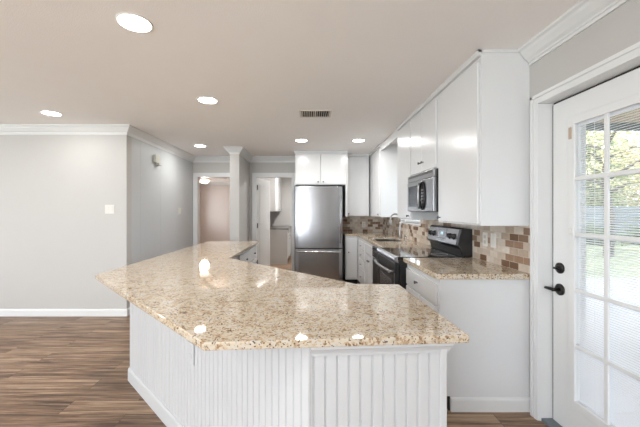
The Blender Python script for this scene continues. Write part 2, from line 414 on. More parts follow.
# crown mouldings
CP = [(0, CH), (.085, CH), (.085, CH-.016), (.070, CH-.024), (.062, CH-.040), (.040, CH-.070), (.022, CH-.082), (.020, CH-.092), (.012, CH-.095), (.012, CH-.112), (0, CH-.112)]
cpath = [(X0, YL), (XH, YL), (XH, YB), (-1.37, YB), (-1.37, 5.5), (-1.21, 5.5), (-1.21, YB), (-.264, YB)]
struct('trim_1', sweep(NB(), cpath, CP, -1), M_TRIM, label='white crown moulding along left, hall and back walls')
struct('trim_2', sweep(NB(), [(XR, 2.152), (XR, Y0)], CP, -1), M_TRIM, label='white crown moulding over the glazed door')
struct('trim_3', sweep(NB(), [(-4.15, 12.2), (-1.36, 12.2)], CP, -1), M_TRIM, label='bedroom crown moulding')
# baseboards
BP = [(0, 0), (.014, 0), (.014, .075), (.009, .088), (.004, .092), (0, .092)]
struct('baseboard_left', sweep(NB(), [(X0, YL), (XH, YL), (XH, YB), (BX0-.075, YB)], BP, -1), M_TRIM)
struct('baseboard_stub', sweep(NB(), [(-1.37, YB), (-1.37, 5.5), (-1.21, 5.5), (-1.21, YB)], BP, -1), M_TRIM)
struct('baseboard_right', sweep(NB(), [(XR, DY0-.09), (XR, Y0)], BP, -1), M_TRIM)
struct('baseboard_bedroom', sweep(NB(), [(-4.15, 12.2), (-1.36, 12.2)], BP, -1), M_TRIM)

# doorway casings
def casing_x(name, y, xa, xb, zt, wd=.068, label=''):
    """casing on the camera side of a wall along x, with jamb lining"""
    bm = NB(); t = .018
    for (a, b) in ((xa-wd, xa), (xb, xb+wd)):
        box(bm, a, b, y-t, y, 0, zt+wd)
        e = a if a < xa-.01 else b-.014
        box(bm, e, e+.014, y-t-.006, y-t+.001, 0, zt+wd)
    box(bm, xa, xb, y-t, y, zt, zt+wd); box(bm, xa-wd, xb+wd, y-t-.006, y-t+.001, zt+wd-.014, zt+wd)
    for (a, b) in ((xa, xa+.016), (xb-.016, xb)): box(bm, a, b, y-t+.004, y+.125, 0, zt)
    box(bm, xa+.016, xb-.016, y-t+.004, y+.125, zt-.016, zt)
    return struct(name, bm, M_TRIM, label=label)
casing_x('trim_4', YB, BX0, BX1, 2.05, label='white casing of the bedroom doorway')
casing_x('trim_5', YB, LX0, LX1, 2.05, label='white casing of the laundry doorway')
# exterior door casing, jamb, threshold
bm = NB(); t = .02; wd = .060
def dcas(bm, y0, y1, z0, z1): box(bm, XR-t, XR, y0, y1, z0, z1)
dcas(bm, DY1, DY1+wd, 0, DZ+wd); dcas(bm, DY0-wd, DY0, 0, DZ+wd); dcas(bm, DY0, DY1, DZ, DZ+wd)
box(bm, XR-t-.008, XR-t+.001, DY1+wd-.022, DY1+wd, 0, DZ+wd); box(bm, XR-t-.008, XR-t+.001, DY0-wd, DY0-wd+.022, 0, DZ+wd)
box(bm, XR-t-.008, XR-t+.001, DY0-wd, DY1+wd, DZ+wd-.022, DZ+wd)
box(bm, XR-t-.004, XR-t+.001, DY1+.012, DY1+.03, 0, DZ+.02)
struct('trim_6', bm, M_TRIM, label='white casing round the glazed exterior door', bevel=.003)
bm = NB()
box(bm, XR-.004, XR+.155, DY1-.001, DY1+.012, 0, DZ); box(bm, XR-.004, XR+.155, DY0-.012, DY0+.001, 0, DZ); box(bm, XR-.004, XR+.155, DY0-.012, DY1+.012, DZ-.001, DZ+.010)
struct('trim_7', bm, M_TRIM, label='white jamb lining of the exterior door')
struct('trim_8', B(XR+.005, XR+.17, DY0, DY1, 0, .018), M_FASCIA, label='metal door threshold')
bm = NB()
box(bm, 1.612, 1.636, DY1-.03, DY1-.001, .018, DZ-.001); box(bm, 1.612, 1.636, DY0+.001, DY0+.03, .018, DZ-.001); box(bm, 1.612, 1.636, DY0+.03, DY1-.03, DZ-.03, DZ-.001)
struct('trim_9', bm, M_DARK, label='dark weatherstrip stop behind the door')

# ------------------------------------------------------------------ exterior glazed door
DX = 1.560; DT = .044
LY0, LY1 = DY0+.004, DY1-.012
d = sempty('door_1', (DX, (LY0+LY1)/2, .02), 'white exterior door with fifteen lights and enclosed blind, black lever')
GY0, GY1, GZ0, GZ1 = 1.275, 1.875, .235, 1.865
bm = NB()
box(bm, DX, DX+DT, LY0, GY0, .02, DZ-.012); box(bm, DX, DX+DT, GY1, LY1, .02, DZ-.012)
box(bm, DX, DX+DT, GY0, GY1, .02, GZ0); box(bm, DX, DX+DT, GY0, GY1, GZ1, DZ-.012)
obj('door_slab', bm, M_TRIM, d)
bm = NB(); fw = .042; ft = .014
for xa, xb in ((DX-ft, DX), (DX+DT, DX+DT+ft)):
    box(bm, xa, xb, GY0-fw, GY0+.006, GZ0-fw, GZ1+fw); box(bm, xa, xb, GY1-.006, GY1+fw, GZ0-fw, GZ1+fw)
    box(bm, xa, xb, GY0, GY1, GZ0-fw, GZ0+.006); box(bm, xa, xb, GY0, GY1, GZ1-.006, GZ1+fw)
obj('glazing_frame', bm, M_TRIM, d, bevel=.004)
bm = NB()
for i in (1, 2):
    y = GY0+(GY1-GY0)*i/3; box(bm, DX-.010, DX+.004, y-.011, y+.011, GZ0, GZ1)
for i in range(1, 5):
    z = GZ0+(GZ1-GZ0)*i/5; box(bm, DX-.0105, DX+.004, GY0, GY1, z-.011, z+.011)
obj('muntin_grid', bm, M_TRIM, d, bevel=.003)
bm = B(DX+.006, DX+.009, GY0, GY1, GZ0, GZ1); obj('glass_pane', bm, M_GLASS, d)
bm = B(DX+DT-.009, DX+DT-.006, GY0, GY1, GZ0, GZ1); obj('glass_pane', bm, M_GLASS, d)
bm = NB(); pitch = .0128; k = 0; z = GZ0+.014; cx = DX+.022; ch = .0062; a = R(28)
while z < GZ1-.02:
    dx, dz = ch*math.cos(a), ch*math.sin(a)
    vs = [(cx-dx, z-dz), (cx, z+.0006), (cx+dx, z+dz), (cx+dx, z+dz-.0004), (cx, z+.0001), (cx-dx, z-dz-.0004)]
    prism_y(bm, vs, GY0+.004, GY1-.004); z += pitch
for y in (GY0+.10, GY1-.10): box(bm, cx-.0007, cx+.0007, y-.0007, y+.0007, GZ0, GZ1)
box(bm, cx-.008, cx+.008, GY0+.002, GY1-.002, GZ1-.018, GZ1); box(bm, cx-.006, cx+.006, GY0+.003, GY1-.003, GZ0, GZ0+.01)
obj('blind', bm, M_BLIND, d, label='white miniature blind with its slats open')
bm = NB(); box(bm, DX-ft-.006, DX-ft+.001, GY1+.012, GY1+.030, 1.775, 1.845); obj('blind_slider', bm, M_BEIGE, d, bevel=.002, label='small beige blind control')
bm = NB(); box(bm, DX-ft-.008, DX-ft+.001, GY1+.010, GY1+.026, 1.215, 1.245); obj('blind_clip', bm, M_PLATE, d, bevel=.002)
# hardware
hy = LY1-.058
def disc(p, r, th, m, name, parent): return obj(name, lathe(NB(), p, (-1, 0, 0), [(0, r), (th*.6, r), (th, r*.86), (th, 0)], 28), m, parent)
db = disc((DX, hy, .995), .034, .012, M_BRONZE, 'deadbolt', d)
bm = lathe(NB(), (DX-.012, hy, .995), (-1, 0, 0), [(0, .016), (.008, .014), (.010, 0)], 20)
box(bm, DX-.034, DX-.018, hy-.006, hy+.019, .988, 1.0); obj('thumb_turn', bm, M_BRONZE, db, bevel=.002)
rs = disc((DX, hy, .862), .036, .012, M_BRONZE, 'lever_rosette', d)
bm = lathe(NB(), (DX-.012, hy, .862), (-1, 0, 0), [(0, .014), (.030, .011), (.04, .012), (.043, 0)], 20)
tube(bm, [(DX-.044, hy-.004, .862), (DX-.048, hy+.03, .863), (DX-.046, hy+.055, .861), (DX-.040, hy+.082, .857)], [.010, .010, .009, .008], 12)
obj('lever_handle', bm, M_BRONZE, rs)
bm = B(DX+.004, DX+DT-.004, LY1, LY1+.011, .02, DZ-.012); obj('gap_shade', bm, M_DARK, d)  # dark strips stand in for the shade in the door gap
bm = B(DX+.004, DX+DT-.004, LY0, LY1, DZ-.012, DZ-.002); obj('gap_shade', bm, M_DARK, d)

# ------------------------------------------------------------------ windows
def window_y(name, x0, x1, ya, yb, za, zb, label, cols=2, rows=2, inner=+1):
    """window in a wall along y; x0..x1 wall thickness"""
    r = sempty(name, ((x0+x1)/2, (ya+yb)/2, za), label); xm = (x0+x1)/2
    bm = NB(); f = .04
    box(bm, xm-.03, xm+.03, ya, ya+f, za, zb); box(bm, xm-.03, xm+.03, yb-f, yb, za, zb)
    box(bm, xm-.03, xm+.03, ya+f, yb-f, za, za+f); box(bm, xm-.03, xm+.03, ya+f, yb-f, zb-f, zb)
    obj('window_frame', bm, M_TRIM, r)
    bm = NB()
    for i in range(1, cols): y = ya+(yb-ya)*i/cols; box(bm, xm-.012, xm+.012, y-.012, y+.012, za+f, zb-f)
    for i in range(1, rows): z = za+(zb-za)*i/rows; box(bm, xm-.0125, xm+.0125, ya+f, yb-f, z-.012, z+.012)
    obj('muntins', bm, M_TRIM, r)
    obj('glass_pane', B(xm-.003, xm+.003, ya+f, yb-f, za+f, zb-f), M_GLASS, r); return r
def window_x(name, y0, y1, xa, xb, za, zb, label, cols=2, rows=2):
    r = sempty(name, ((xa+xb)/2, (y0+y1)/2, za), label); ym = (y0+y1)/2
    bm = NB(); f = .05
    box(bm, xa, xa+f, ym-.03, ym+.03, za, zb); box(bm, xb-f, xb, ym-.03, ym+.03, za, zb)
    box(bm, xa+f, xb-f, ym-.03, ym+.03, za, za+f); box(bm, xa+f, xb-f, ym-.03, ym+.03, zb-f, zb)
    obj('window_frame', bm, M_TRIM, r)
    bm = NB()
    for i in range(1, cols): x = xa+(xb-xa)*i/cols; box(bm, x-.02, x+.02, ym-.02, ym+.02, za+f, zb-f)
    obj('muntins', bm, M_TRIM, r)
    obj('glass_pane', B(xa+f, xb-f, ym-.003, ym+.003, za+f, zb-f), M_GLASS, r); return r
wn = window_y('window_1', XR+.02, XR+.15, WY0, WY1, WZ0, WZ1, 'window over the kitchen sink')
obj('window_sill', B(XR-.012, XR+.06, WY0-.03, WY1+.03, WZ0-.022, WZ0), M_TRIM, wn, bevel=.003)
bm = NB(); box(bm, XR-.012, XR+.055, WY0-.0, WY0+.008, WZ0, WZ1); box(bm, XR-.012, XR+.055, WY1-.008, WY1, WZ0, WZ1); box(bm, XR-.012, XR+.055, WY0, WY1, WZ1-.008, WZ1)
obj('window_reveal', bm, M_TRIM, wn)
window_x('window_2', Y0-.15, Y0, -5.9, -3.6, .4, 2.3, 'unseen wide window added behind the camera for light, left')  # rear windows are unseen, added to let light in
window_x('window_3', Y0-.15, Y0, -3.25, -.95, .4, 2.3, 'unseen wide window added behind the camera for light, right')
window_y('window_4', X0-.15, X0, .05, 2.35, .65, 2.25, 'unseen dining room window', 2, 1)  # unseen window, frames the added side fill lamp
window_y('window_5', -4.3, -4.15, 10.8, 11.7, .8, 2.05, 'bright bedroom window', 1, 2)

# ------------------------------------------------------------------ peninsula
CT0, CT1 = .873, .902
KC0, KC1 = .894, .930
def slab(name, pts, label, z0=CT0, z1=CT1, hole=None):
    bm = prism(NB(), pts, z0, z1)
    o = obj(name, bm, M_GRAN, bevel=.0035, seg=2)
    return tag(o, label, 'countertop')
pen_pts = [(-.36, 1.088), (.578, 1.155), (.545, 1.957), (.285, 1.972), (-.77, 3.055), (-.755, 4.78), (-1.50, 4.78), (-1.508, 2.245)]
slab('granite_countertop', pen_pts, 'large angled beige speckled granite top of the white peninsula in the foreground')
P = (-.005, 1.142); PR = (.500, 1.178); Q = (-1.435, 2.555); RR = (-1.435, 4.755)
body = [P, PR, (.500, 1.925), (.275, 1.935), (-.80, 3.04), (-.79, 4.755), RR, Q]
pen = thing('kitchen_peninsula', 'white beadboard peninsula cabinet under the large angled granite top', 'kitchen island', (-.4, 2.4, 0))
def inset(pts, dlt):  # shrink polygon (ccw or cw handled by sign test)
    A = sum(a[0]*b[1]-b[0]*a[1] for a, b in zip(pts, pts[1:]+pts[:1]))/2; s = 1 if A > 0 else -1
    out = []; n = len(pts)
    for i in range(n):
        p0, p1, p2 = Vector(pts[i-1]), Vector(pts[i]), Vector(pts[(i+1) % n])
        d1 = (p1-p0).normalized(); d2 = (p2-p1).normalized()
        n1 = Vector((-d1.y, d1.x))*s; n2 = Vector((-d2.y, d2.x))*s; m = (n1+n2).normalized(); out.append(tuple(p1+m*dlt/max(.3, m.dot(n1))))
    return out
obj('cabinet_body', prism(NB(), inset(body, .012), .0, CT0), M_CAB, pen)
def bead(p0, p1, z0, z1, out, th=.012, pitch=.0425, start=.02):
    """grooved board on the line p0-p1, its face th-ish outside"""
    p0, p1 = Vector(p0), Vector(p1); d = p1-p0; Ln = d.length; d.normalize(); o = Vector(out).normalized()
    prof = [(0, 0)]; s = start; prof.append((0, th))
    while s < Ln-.012:
        prof += [(s-.0045, th), (s-.0022, th-.004), (s, th-.0008), (s+.0022, th-.004), (s+.0045, th)]; s += pitch
    prof += [(Ln, th), (Ln, 0)]
    bm = NB()
    a = [bm.verts.new((*(p0+d*s+o*(t-th)), z0)) for s, t in prof]; b = [bm.verts.new((*(p0+d*s+o*(t-th)), z1)) for s, t in prof]
    n = len(prof)
    for i in range(n): bm.faces.new((a[i], a[(i+1) % n], b[(i+1) % n], b[i]))
    bm.faces.new(a); bm.faces.new(b); return bm
o1 = (-1, -1)
obj('beadboard_panel', bead(Q, P, 0, CT0, o1), M_BEAD, pen)
fd = Vector(PR)-Vector(P); fo = (fd.y, -fd.x)
obj('beadboard_panel', bead(P, PR, 0, CT0, fo), M_BEAD, pen)
obj('beadboard_panel', bead(RR, Q, 0, CT0, (-1, 0)), M_BEAD, pen)
# front face top rail, end post, corner strips
fdn = fd.normalized(); fon = Vector(fo).normalized()
def strip(p0, a, b, z0, z1, th, dirv, outv):
    q = [p0+dirv*a, p0+dirv*b, p0+dirv*b+outv*th, p0+dirv*a+outv*th]; return prism(NB(), [tuple(v) for v in q], z0, z1)
Pv = Vector(P); FL = fd.length
obj('end_post', strip(Pv, FL-.024, FL+.002, 0, CT0-.0, .010, fdn, fon), M_BEAD, pen, bevel=.003)
obj('corner_strip', strip(Pv, -.002, .008, 0, CT0-.0, .004, fdn, fon), M_BEAD, pen, bevel=.002)
prof = [(0, CT0-.001), (.020, CT0-.001), (.020, CT0-.010), (.014, CT0-.017), (.008, CT0-.030), (.006, CT0-.040), (0, CT0-.040)]
e0 = Pv+fdn*.008+fon*.001; e1 = Pv+fdn*(FL+.004)+fon*.001
obj('top_molding', sweep(NB(), [tuple(e0), tuple(e1), (.506, 1.92)], prof, -1), M_BEAD, pen)
bp = [(0, 0), (.013, 0), (.013, .086), (.009, .097), (.003, .101), (0, .101)]
obj('base_molding', sweep(NB(), [RR, Q, P, PR, (.500, 1.925)], bp, -1), M_BEAD, pen)
# drawers on the kitchen side of the leg and doors on the diagonal
def front_y(parent, x, ya, yb, za, zb, out, name='door', th=.018, knobs=(), m=M_CAB, sub=None):
    xa, xb = (x, x+th) if out > 0 else (x-th, x)
    o = obj(name, B(xa, xb, ya, yb, za, zb), m, parent, bevel=.004)
    for (ky, kz) in knobs: knob(o, (x+out*th, ky, kz), (out, 0, 0))
    return o
def front_x(parent, y, xa, xb, za, zb, name='door', th=.018, knobs=(), m=M_CAB):
    o = obj(name, B(xa, xb, y-th, y, za, zb), m, parent, bevel=.004)
    for (kx, kz) in knobs: knob(o, (kx, y-th, kz), (0, -1, 0))
    return o
for a, b, ky in ((3.62, 4.22, 3.95), (4.24, 4.74, 4.52)):
    front_y(pen, -.802, a, b, .67, .84, 1, 'drawer', knobs=[(ky, .755)])
    front_y(pen, -.802, a, b, .12, .655, 1, 'door', knobs=[(b-.05, .60)])
# outlet on the diagonal panel
od = Vector((-1, -1)).normalized(); pd = Vector((1, -1)).normalized()
oc = Vector((-.658, 1.788))+od*.0005
def obox(c, dirv, outv, hw, th, z0, z1, off=0):
    q = [c-dirv*hw+outv*off, c+dirv*hw+outv*off, c+dirv*hw+outv*(off+th), c-dirv*hw+outv*(off+th)]
    return prism(NB(), [tuple(v) for v in q], z0, z1)
o = thing('wall_outlet', 'white outlet plate on the angled beadboard side of the peninsula', 'outlet', (oc.x, oc.y, .50))
obj('cover_plate', obox(oc, pd, od, .036, .008, .50, .615), M_BEAD, o, bevel=.002)
for zz in (.53, .572): obj('socket', obox(oc, pd, od, .014, .002, zz, zz+.026, .008), M_BEAD, o)

# ------------------------------------------------------------------ base cabinets
def base_body(parent, pts, notch=None):
    return obj('cabinet_body', prism(NB(), pts, .0, KC0), M_CAB, parent)
XF = .880   # base cabinet face
# near cabinet right of the range
c = thing('base_cabinet', 'white base cabinet with granite top nearest the glazed door, right of the black range', 'cabinet', (1.18, 2.53, 0))
NC0, NC1 = 2.16, 2.88
bm = NB(); prism_y(bm, [(XF, .10), (.950, .10), (.950, 0), (XR-.002, 0), (XR-.002, KC0), (XF, KC0)], NC0, NC1)
obj('cabinet_body', bm, M_CAB, c)
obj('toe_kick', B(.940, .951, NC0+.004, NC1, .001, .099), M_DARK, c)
front_y(c, XF, NC0+.03, NC1-.02, .705, .845, -1, 'drawer', knobs=[(2.56, .78)])
front_y(c, XF, NC0+.03, 2.53, .125, .69, -1, 'door', knobs=[(2.49, .63)])
front_y(c, XF, 2.54, NC1-.02, .125, .69, -1, 'door', knobs=[(2.58, .63)])
obj('base_molding', sweep(NB(), [(.951, NC0), (XR-.001, NC0)], [(0, 0), (.013, 0), (.013, .078), (.009, .089), (.003, .094), (0, .094)], -1), M_TRIM, c)
slab('granite_countertop', [(.845, 2.128), (XR-.002, 2.128), (XR-.002, 2.884), (.845, 2.884)], 'short beige granite countertop between the black range and the glazed door', KC0, KC1)
# L run
c = thing('base_cabinet', 'white sink base cabinet beyond the dishwasher, under the window', 'cabinet', (1.18, 4.6, 0))
obj('cabinet_body', prism(NB(), [(XF, 4.31), (XR-.002, 4.31), (XR-.002, 4.995), (XF, 4.995)], .10, KC0-.25), M_CAB, c)
obj('cabinet_front', B(XF, XF+.02, 4.31, 4.995, .10, KC0), M_CAB, c)
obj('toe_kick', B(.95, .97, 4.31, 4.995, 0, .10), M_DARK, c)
front_y(c, XF, 4.33, 4.645, .13, .70, -1, 'door', knobs=[(4.61, .62)]); front_y(c, XF, 4.655, 4.97, .13, .70, -1, 'door', knobs=[(4.69, .62)])
front_y(c, XF, 4.33, 4.97, .715, .845, -1, 'false_drawer')
c = thing('base_cabinet', 'white three-drawer base cabinet in the far right corner', 'cabinet', (1.18, 5.4, 0))
obj('cabinet_body', prism(NB(), [(XF, 5.0), (XR-.002, 5.0), (XR-.002, 6.44), (XF+.002, 6.44)], .10, KC0), M_CAB, c)
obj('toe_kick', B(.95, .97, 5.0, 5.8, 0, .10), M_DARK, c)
for za, zb in ((.70, .845), (.55, .69), (.39, .54), (.13, .38)):
    front_y(c, XF, 5.02, 5.60, za, zb, -1, 'drawer', knobs=[(5.32, (za+zb)/2)])
c = thing('base_cabinet', 'narrow white base cabinet with one door beside the refrigerator', 'cabinet', (.77, 6.1, 0))
obj('cabinet_body', prism(NB(), [(.655, 5.84), (.878, 5.84), (.878, 6.44), (.655, 6.44)], .10, KC0), M_CAB, c)
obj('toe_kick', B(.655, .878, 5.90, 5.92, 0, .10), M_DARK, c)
front_x(c, 5.84, .672, .868, .13, .845, knobs=[(.712, .60)])
# L countertop with sink cut-out (built of four strips joined in one outline)
SX0, SX1, SY0, SY1 = .955, 1.335, 4.42, 4.98
bm = NB(); g0, g1 = KC0, KC1
outer = [(.853, 3.645), (XR-.002, 3.645), (XR-.002, YB-.004), (.645, YB-.004), (.645, 5.815), (.853, 5.815)]
def face_grid(z):
    xs = [.645, .853, SX0, SX1, XR-.002]; ys = [3.645, SY0, SY1, 5.815, YB-.004]; fs = []
    for i in range(4):
        for j in range(4):
            if i == 0 and j < 3: continue
            if i == 2 and j == 1: continue
            fs.append((xs[i], xs[i+1], ys[j], ys[j+1]))
    return fs
V = {}
def gv(x, y, z):
    k = (round(x, 5), round(y, 5), z)
    if k not in V: V[k] = bm.verts.new((x, y, z))
    return V[k]
for z in (g0, g1):
    for (a, b, c0, c1) in face_grid(z): bm.faces.new((gv(a, c0, z), gv(b, c0, z), gv(b, c1, z), gv(a, c1, z)))
edges = [e for e in bm.edges if len(e.link_faces) == 1 and e.verts[0].co.z > .9]
for e in edges:
    a, b = [v.co for v in e.verts]
    bm.faces.new((gv(a.x, a.y, g0), gv(b.x, b.y, g0), gv(b.x, b.y, g1), gv(a.x, a.y, g1)))
tag(obj('granite_countertop', bm, M_GRAN, bevel=.004), 'L-shaped granite countertop with the sink, in the far right corner', 'countertop')
# sink
s = thing('kitchen_sink', 'stainless undermount sink in the far counter beneath the window', 'sink', ((SX0+SX1)/2, (SY0+SY1)/2, .70))
bm = NB(); tt = .008; zb = .70
e = .002
box(bm, SX0+e, SX1-e, SY0+e, SY1-e, zb, zb+tt)
for q in ((SX0+e, SX0+tt, SY0+e, SY1-e), (SX1-tt, SX1-e, SY0+e, SY1-e), (SX0+tt, SX1-tt, SY0+e, SY0+tt), (SX0+tt, SX1-tt, SY1-tt, SY1-e)): box(bm, *q, zb+tt, KC1-.014)
obj('basin', bm, M_STEEL, s)
obj('drain', lathe(NB(), (1.145, 4.7, zb+tt), (0, 0, 1), [(0, .04), (.004, .038), (.004, 0)]), M_CHROME, s)
# faucet
fx, fy = 1.392, 4.92
f = thing('kitchen_faucet', 'tall chrome pull-down faucet standing behind the sink', 'faucet', (fx, fy, KC1))
bm = lathe(NB(), (fx, fy, KC1), (0, 0, 1), [(0, .028), (.008, .028), (.014, .022), (.05, .019), (.20, .016), (.25, .015)], 20)
pts = [(fx, fy, KC1+.245)]+[(fx-.075+.075*math.cos(t), fy, KC1+.29+.085*math.sin(t)) for t in [i*math.pi/10 for i in range(0, 11)]]+[(fx-.15, fy, KC1+.27)]
tube(bm, pts, .0125, 12)
obj('spout', bm, M_FAUCET, f)
obj('spray_head', lathe(NB(), (fx-.15, fy, KC1+.275), (0, 0, -1), [(0, .014), (.02, .017), (.08, .021), (.085, .018), (.085, 0)], 18), M_FAUCET, f)
bm = tube(NB(), [(fx, fy-.016, KC1+.10), (fx, fy-.04, KC1+.105), (fx-.01, fy-.075, KC1+.13)], [.010, .008, .006]); obj('handle', bm, M_FAUCET, f)
f = thing('soap_dispenser', 'small chrome soap pump on the counter beside the faucet', 'soap dispenser', (fx, 4.62, KC1))
obj('pump_body', lathe(NB(), (fx, 4.62, KC1), (0, 0, 1), [(0, .02), (.006, .02), (.01, .012), (.06, .010), (.062, .014), (.07, .012), (.07, 0)], 18), M_CHROME, f)
obj('nozzle', tube(NB(), [(fx, 4.62, KC1+.066), (fx-.05, 4.62, KC1+.062), (fx-.06, 4.62, KC1+.05)], .005), M_CHROME, f)

# ------------------------------------------------------------------ backsplash
bm = NB()
box(bm, XR-.010, XR-.0005, 2.122, 3.655, KC1, 1.256)
box(bm, XR-.010, XR-.0005, 2.90, 3.66, 1.256, 1.40)
box(bm, XR-.010, XR-.0005, 3.655, YB-.001, KC1, WZ0-.023)
box(bm, XR-.010, XR-.0005, 3.66, WY0-.031, WZ0-.023, 1.256); box(bm, XR-.010, XR-.0005, WY1+.031, YB-.001, WZ0-.023, 1.256)
tag(obj('tile_backsplash', bm, M_TILE, origin=(XR, 2.2, KC1)), 'travertine brick tile backsplash on the right wall behind the range and sink', 'backsplash')
bm = B(.60, XR-.011, YB-.010, YB-.0005, KC1, 1.256)
tag(obj('tile_backsplash', bm, M_TILE, origin=(.6, YB, KC1)), 'brown brick tile backsplash on the back wall beside the refrigerator', 'backsplash')

def plate_on_right(y, z, label, name, group=None, kind='outlet', x=None):
    x = XR-.010 if x is None else x
    o = thing(name, label, kind if kind != 'switch' else 'light switch', (x, y, z), group)
    obj('cover_plate', B(x-.006, x-.0002, y-.036, y+.036, z, z+.115), M_PLATE, o, bevel=.002)
    if kind == 'outlet':
        for q in (.022, .066): obj('socket', B(x-.009, x-.0055, y-.015, y+.015, z+q, z+q+.028), M_IVORY, o, bevel=.003)
    else: obj('rocker', B(x-.010, x-.0055, y-.016, y+.016, z+.025, z+.09), M_PLATE, o, bevel=.002)
    return o
plate_on_right(2.685, 1.055, 'white cover plate on the right wall tile, the one closer to the range', 'wall_outlet')
plate_on_right(2.565, 1.055, 'white switch plate on the right wall tile, the one closer to the glazed door', 'light_switch', kind='switch')
o = thing('wall_outlet', 'small pale outlet on the brown tile beside the refrigerator', 'outlet', (1.09, YB-.010, 1.02))
obj('cover_plate', B(1.055, 1.125, YB-.016, YB-.0102, 1.02, 1.135), M_PLATE, o, bevel=.002)
for q in (.022, .066): obj('socket', B(1.075, 1.105, YB-.019, YB-.0155, 1.02+q, 1.048+q), M_IVORY, o)

# ------------------------------------------------------------------ wall cabinets
UF = 1.160; UZ0 = 1.250; UT = 2.395
def upper_right(label, ya, yb, z0, doors, near_end=False, xf=UF, fillr=0):
    c = thing('wall_cabinet', label, 'cabinet', ((xf+XR)/2, (ya+yb)/2, z0))
    obj('cabinet_body', B(xf, XR-.001, ya+.0005, yb-.0005, z0, CH-.001), M_CAB, c)
    # top trim
    bm = B(xf-.026, xf+.001, ya-(.008 if near_end else -.0005), yb-.0005, CH-.045, CH-.001)
    if near_end: box(bm, xf-.026, XR-.001, ya-.008, ya+.001, CH-.022, CH-.001)
    obj('top_trim', bm, M_CAB, c, bevel=.003)
    for (a, b, k) in doors:
        front_y(c, xf, a, b, z0+.012, CH-.075, -1, 'door', knobs=k)
    return c
upper_right('tall white wall cabinet at the near end, hanging beside the glazed door', 2.16, 2.862, UZ0, [(2.18, 2.838, [(2.795, UZ0+.045)])], True)
upper_right('short two-door white wall cabinet mounted over the microwave', 2.863, 3.625, 1.737, [(2.900, 3.252, [(3.212, 1.84)]), (3.260, 3.612, [(3.300, 1.84)])])
upper_right('narrow white wall cabinet between microwave and sink window', 3.626, 4.17, UZ0, [(3.642, 4.155, [(3.69, UZ0+.045)])])
upper_right('white wall cabinet in the far corner beyond the sink window', 5.22, 6.447, UZ0, [(5.24, 5.78, [(5.28, UZ0+.045)])])
tag(obj('window_header_board', B(UF, UF+.02, 4.1705, 5.2195, CH-.11, CH-.001), M_CAB), 'white header board bridging the cabinets above the sink window', 'board')
# back wall upper
UB = 6.12
c = thing('wall_cabinet', 'single-door white wall cabinet on the back wall, right of the refrigerator', 'cabinet', (.92, 6.28, UZ0))
obj('cabinet_body', B(.69, UF-.021, UB, YB-.001, UZ0, CH-.001), M_CAB, c)
obj('top_trim', B(.69, UF-.021, UB-.024, UB+.001, CH-.045, CH-.001), M_CAB, c, bevel=.003)
front_x(c, UB, .705, 1.130, UZ0+.012, CH-.07, knobs=[(.745, UZ0+.05)])
# fridge cabinet
FC = 5.78
c = thing('wall_cabinet', 'two-door white cabinet built over the refrigerator', 'cabinet', (.20, 6.1, 1.82))
obj('cabinet_body', B(-.262, .668, FC, YB-.001, 1.822, CH-.001), M_CAB, c)
obj('side_panel', B(.650, .689, FC+.001, YB-.001, UZ0, 1.8215), M_CAB, c)
obj('side_panel', B(.669, .689, FC+.001, YB-.001, 1.8215, CH-.001), M_CAB, c)
obj('top_trim', B(-.285, .690, FC-.028, FC+.001, CH-.045, CH-.001), M_CAB, c, bevel=.003)
front_x(c, FC, -.250, .196, 1.835, CH-.07, knobs=[(.155, 1.875)])
front_x(c, FC, .204, .655, 1.835, CH-.07, knobs=[(.248, 1.875)])

# ------------------------------------------------------------------ refrigerator
r = thing('refrigerator', 'stainless steel refrigerator with bottom freezer drawer against the back wall', 'refrigerator', (.165, 6.0, 0))
FX0, FX1, FY = -.265, .592, 5.62
obj('cabinet_shell', B(FX0, FX1, FY+.07, 6.42, .03, 1.795), M_BLACK, r)
def curved_front(x0, x1, y, z0, z1, bulge=.012, n=14):
    pts = [(x1, y+.065), (x0, y+.065)]
    for i in range(n+1):
        t = i/n; x = x0+(x1-x0)*t; pts.append((x, y+bulge*(2*t-1)**2+(.012 if i in (0, n) else 0)))
    return prism(NB(), pts, z0, z1)
obj('refrigerator_door', curved_front(FX0+.012, FX1-.012, FY, .697, 1.785), M_STEELV, r, bevel=.004)
obj('freezer_drawer', curved_front(FX0+.012, FX1-.012, FY, .085, .683), M_STEELV, r, bevel=.004)
bm = NB(); tube(bm, [(FX0+.05, FY-.045, .640), (.164, FY-.058, .640), (FX1-.05, FY-.045, .640)], .017, 12)
for x in (FX0+.06, FX1-.06): tube(bm, [(x, FY+.02, .640), (x, FY-.045, .640)], .011, 10)
obj('freezer_handle', bm, M_CHROME, r)
bm = NB(); tube(bm, [(FX1-.045, FY-.045, .78), (FX1-.045, FY-.055, 1.2), (FX1-.045, FY-.045, 1.62)], .013, 12)
for z in (.80, 1.60): tube(bm, [(FX1-.045, FY+.02, z), (FX1-.045, FY-.045, z)], .009, 10)
obj('door_handle', bm, M_STEEL, r)
obj('kick_grille', B(FX0+.02, FX1-.02, FY+.03, FY+.075, .0, .075), M_BLACK, r)
bm = NB(); box(bm, FX1-.10, FX1-.02, FY+.02, FY+.12, 1.795, 1.812); obj('hinge_cover', bm, M_BLACK, r, bevel=.003)

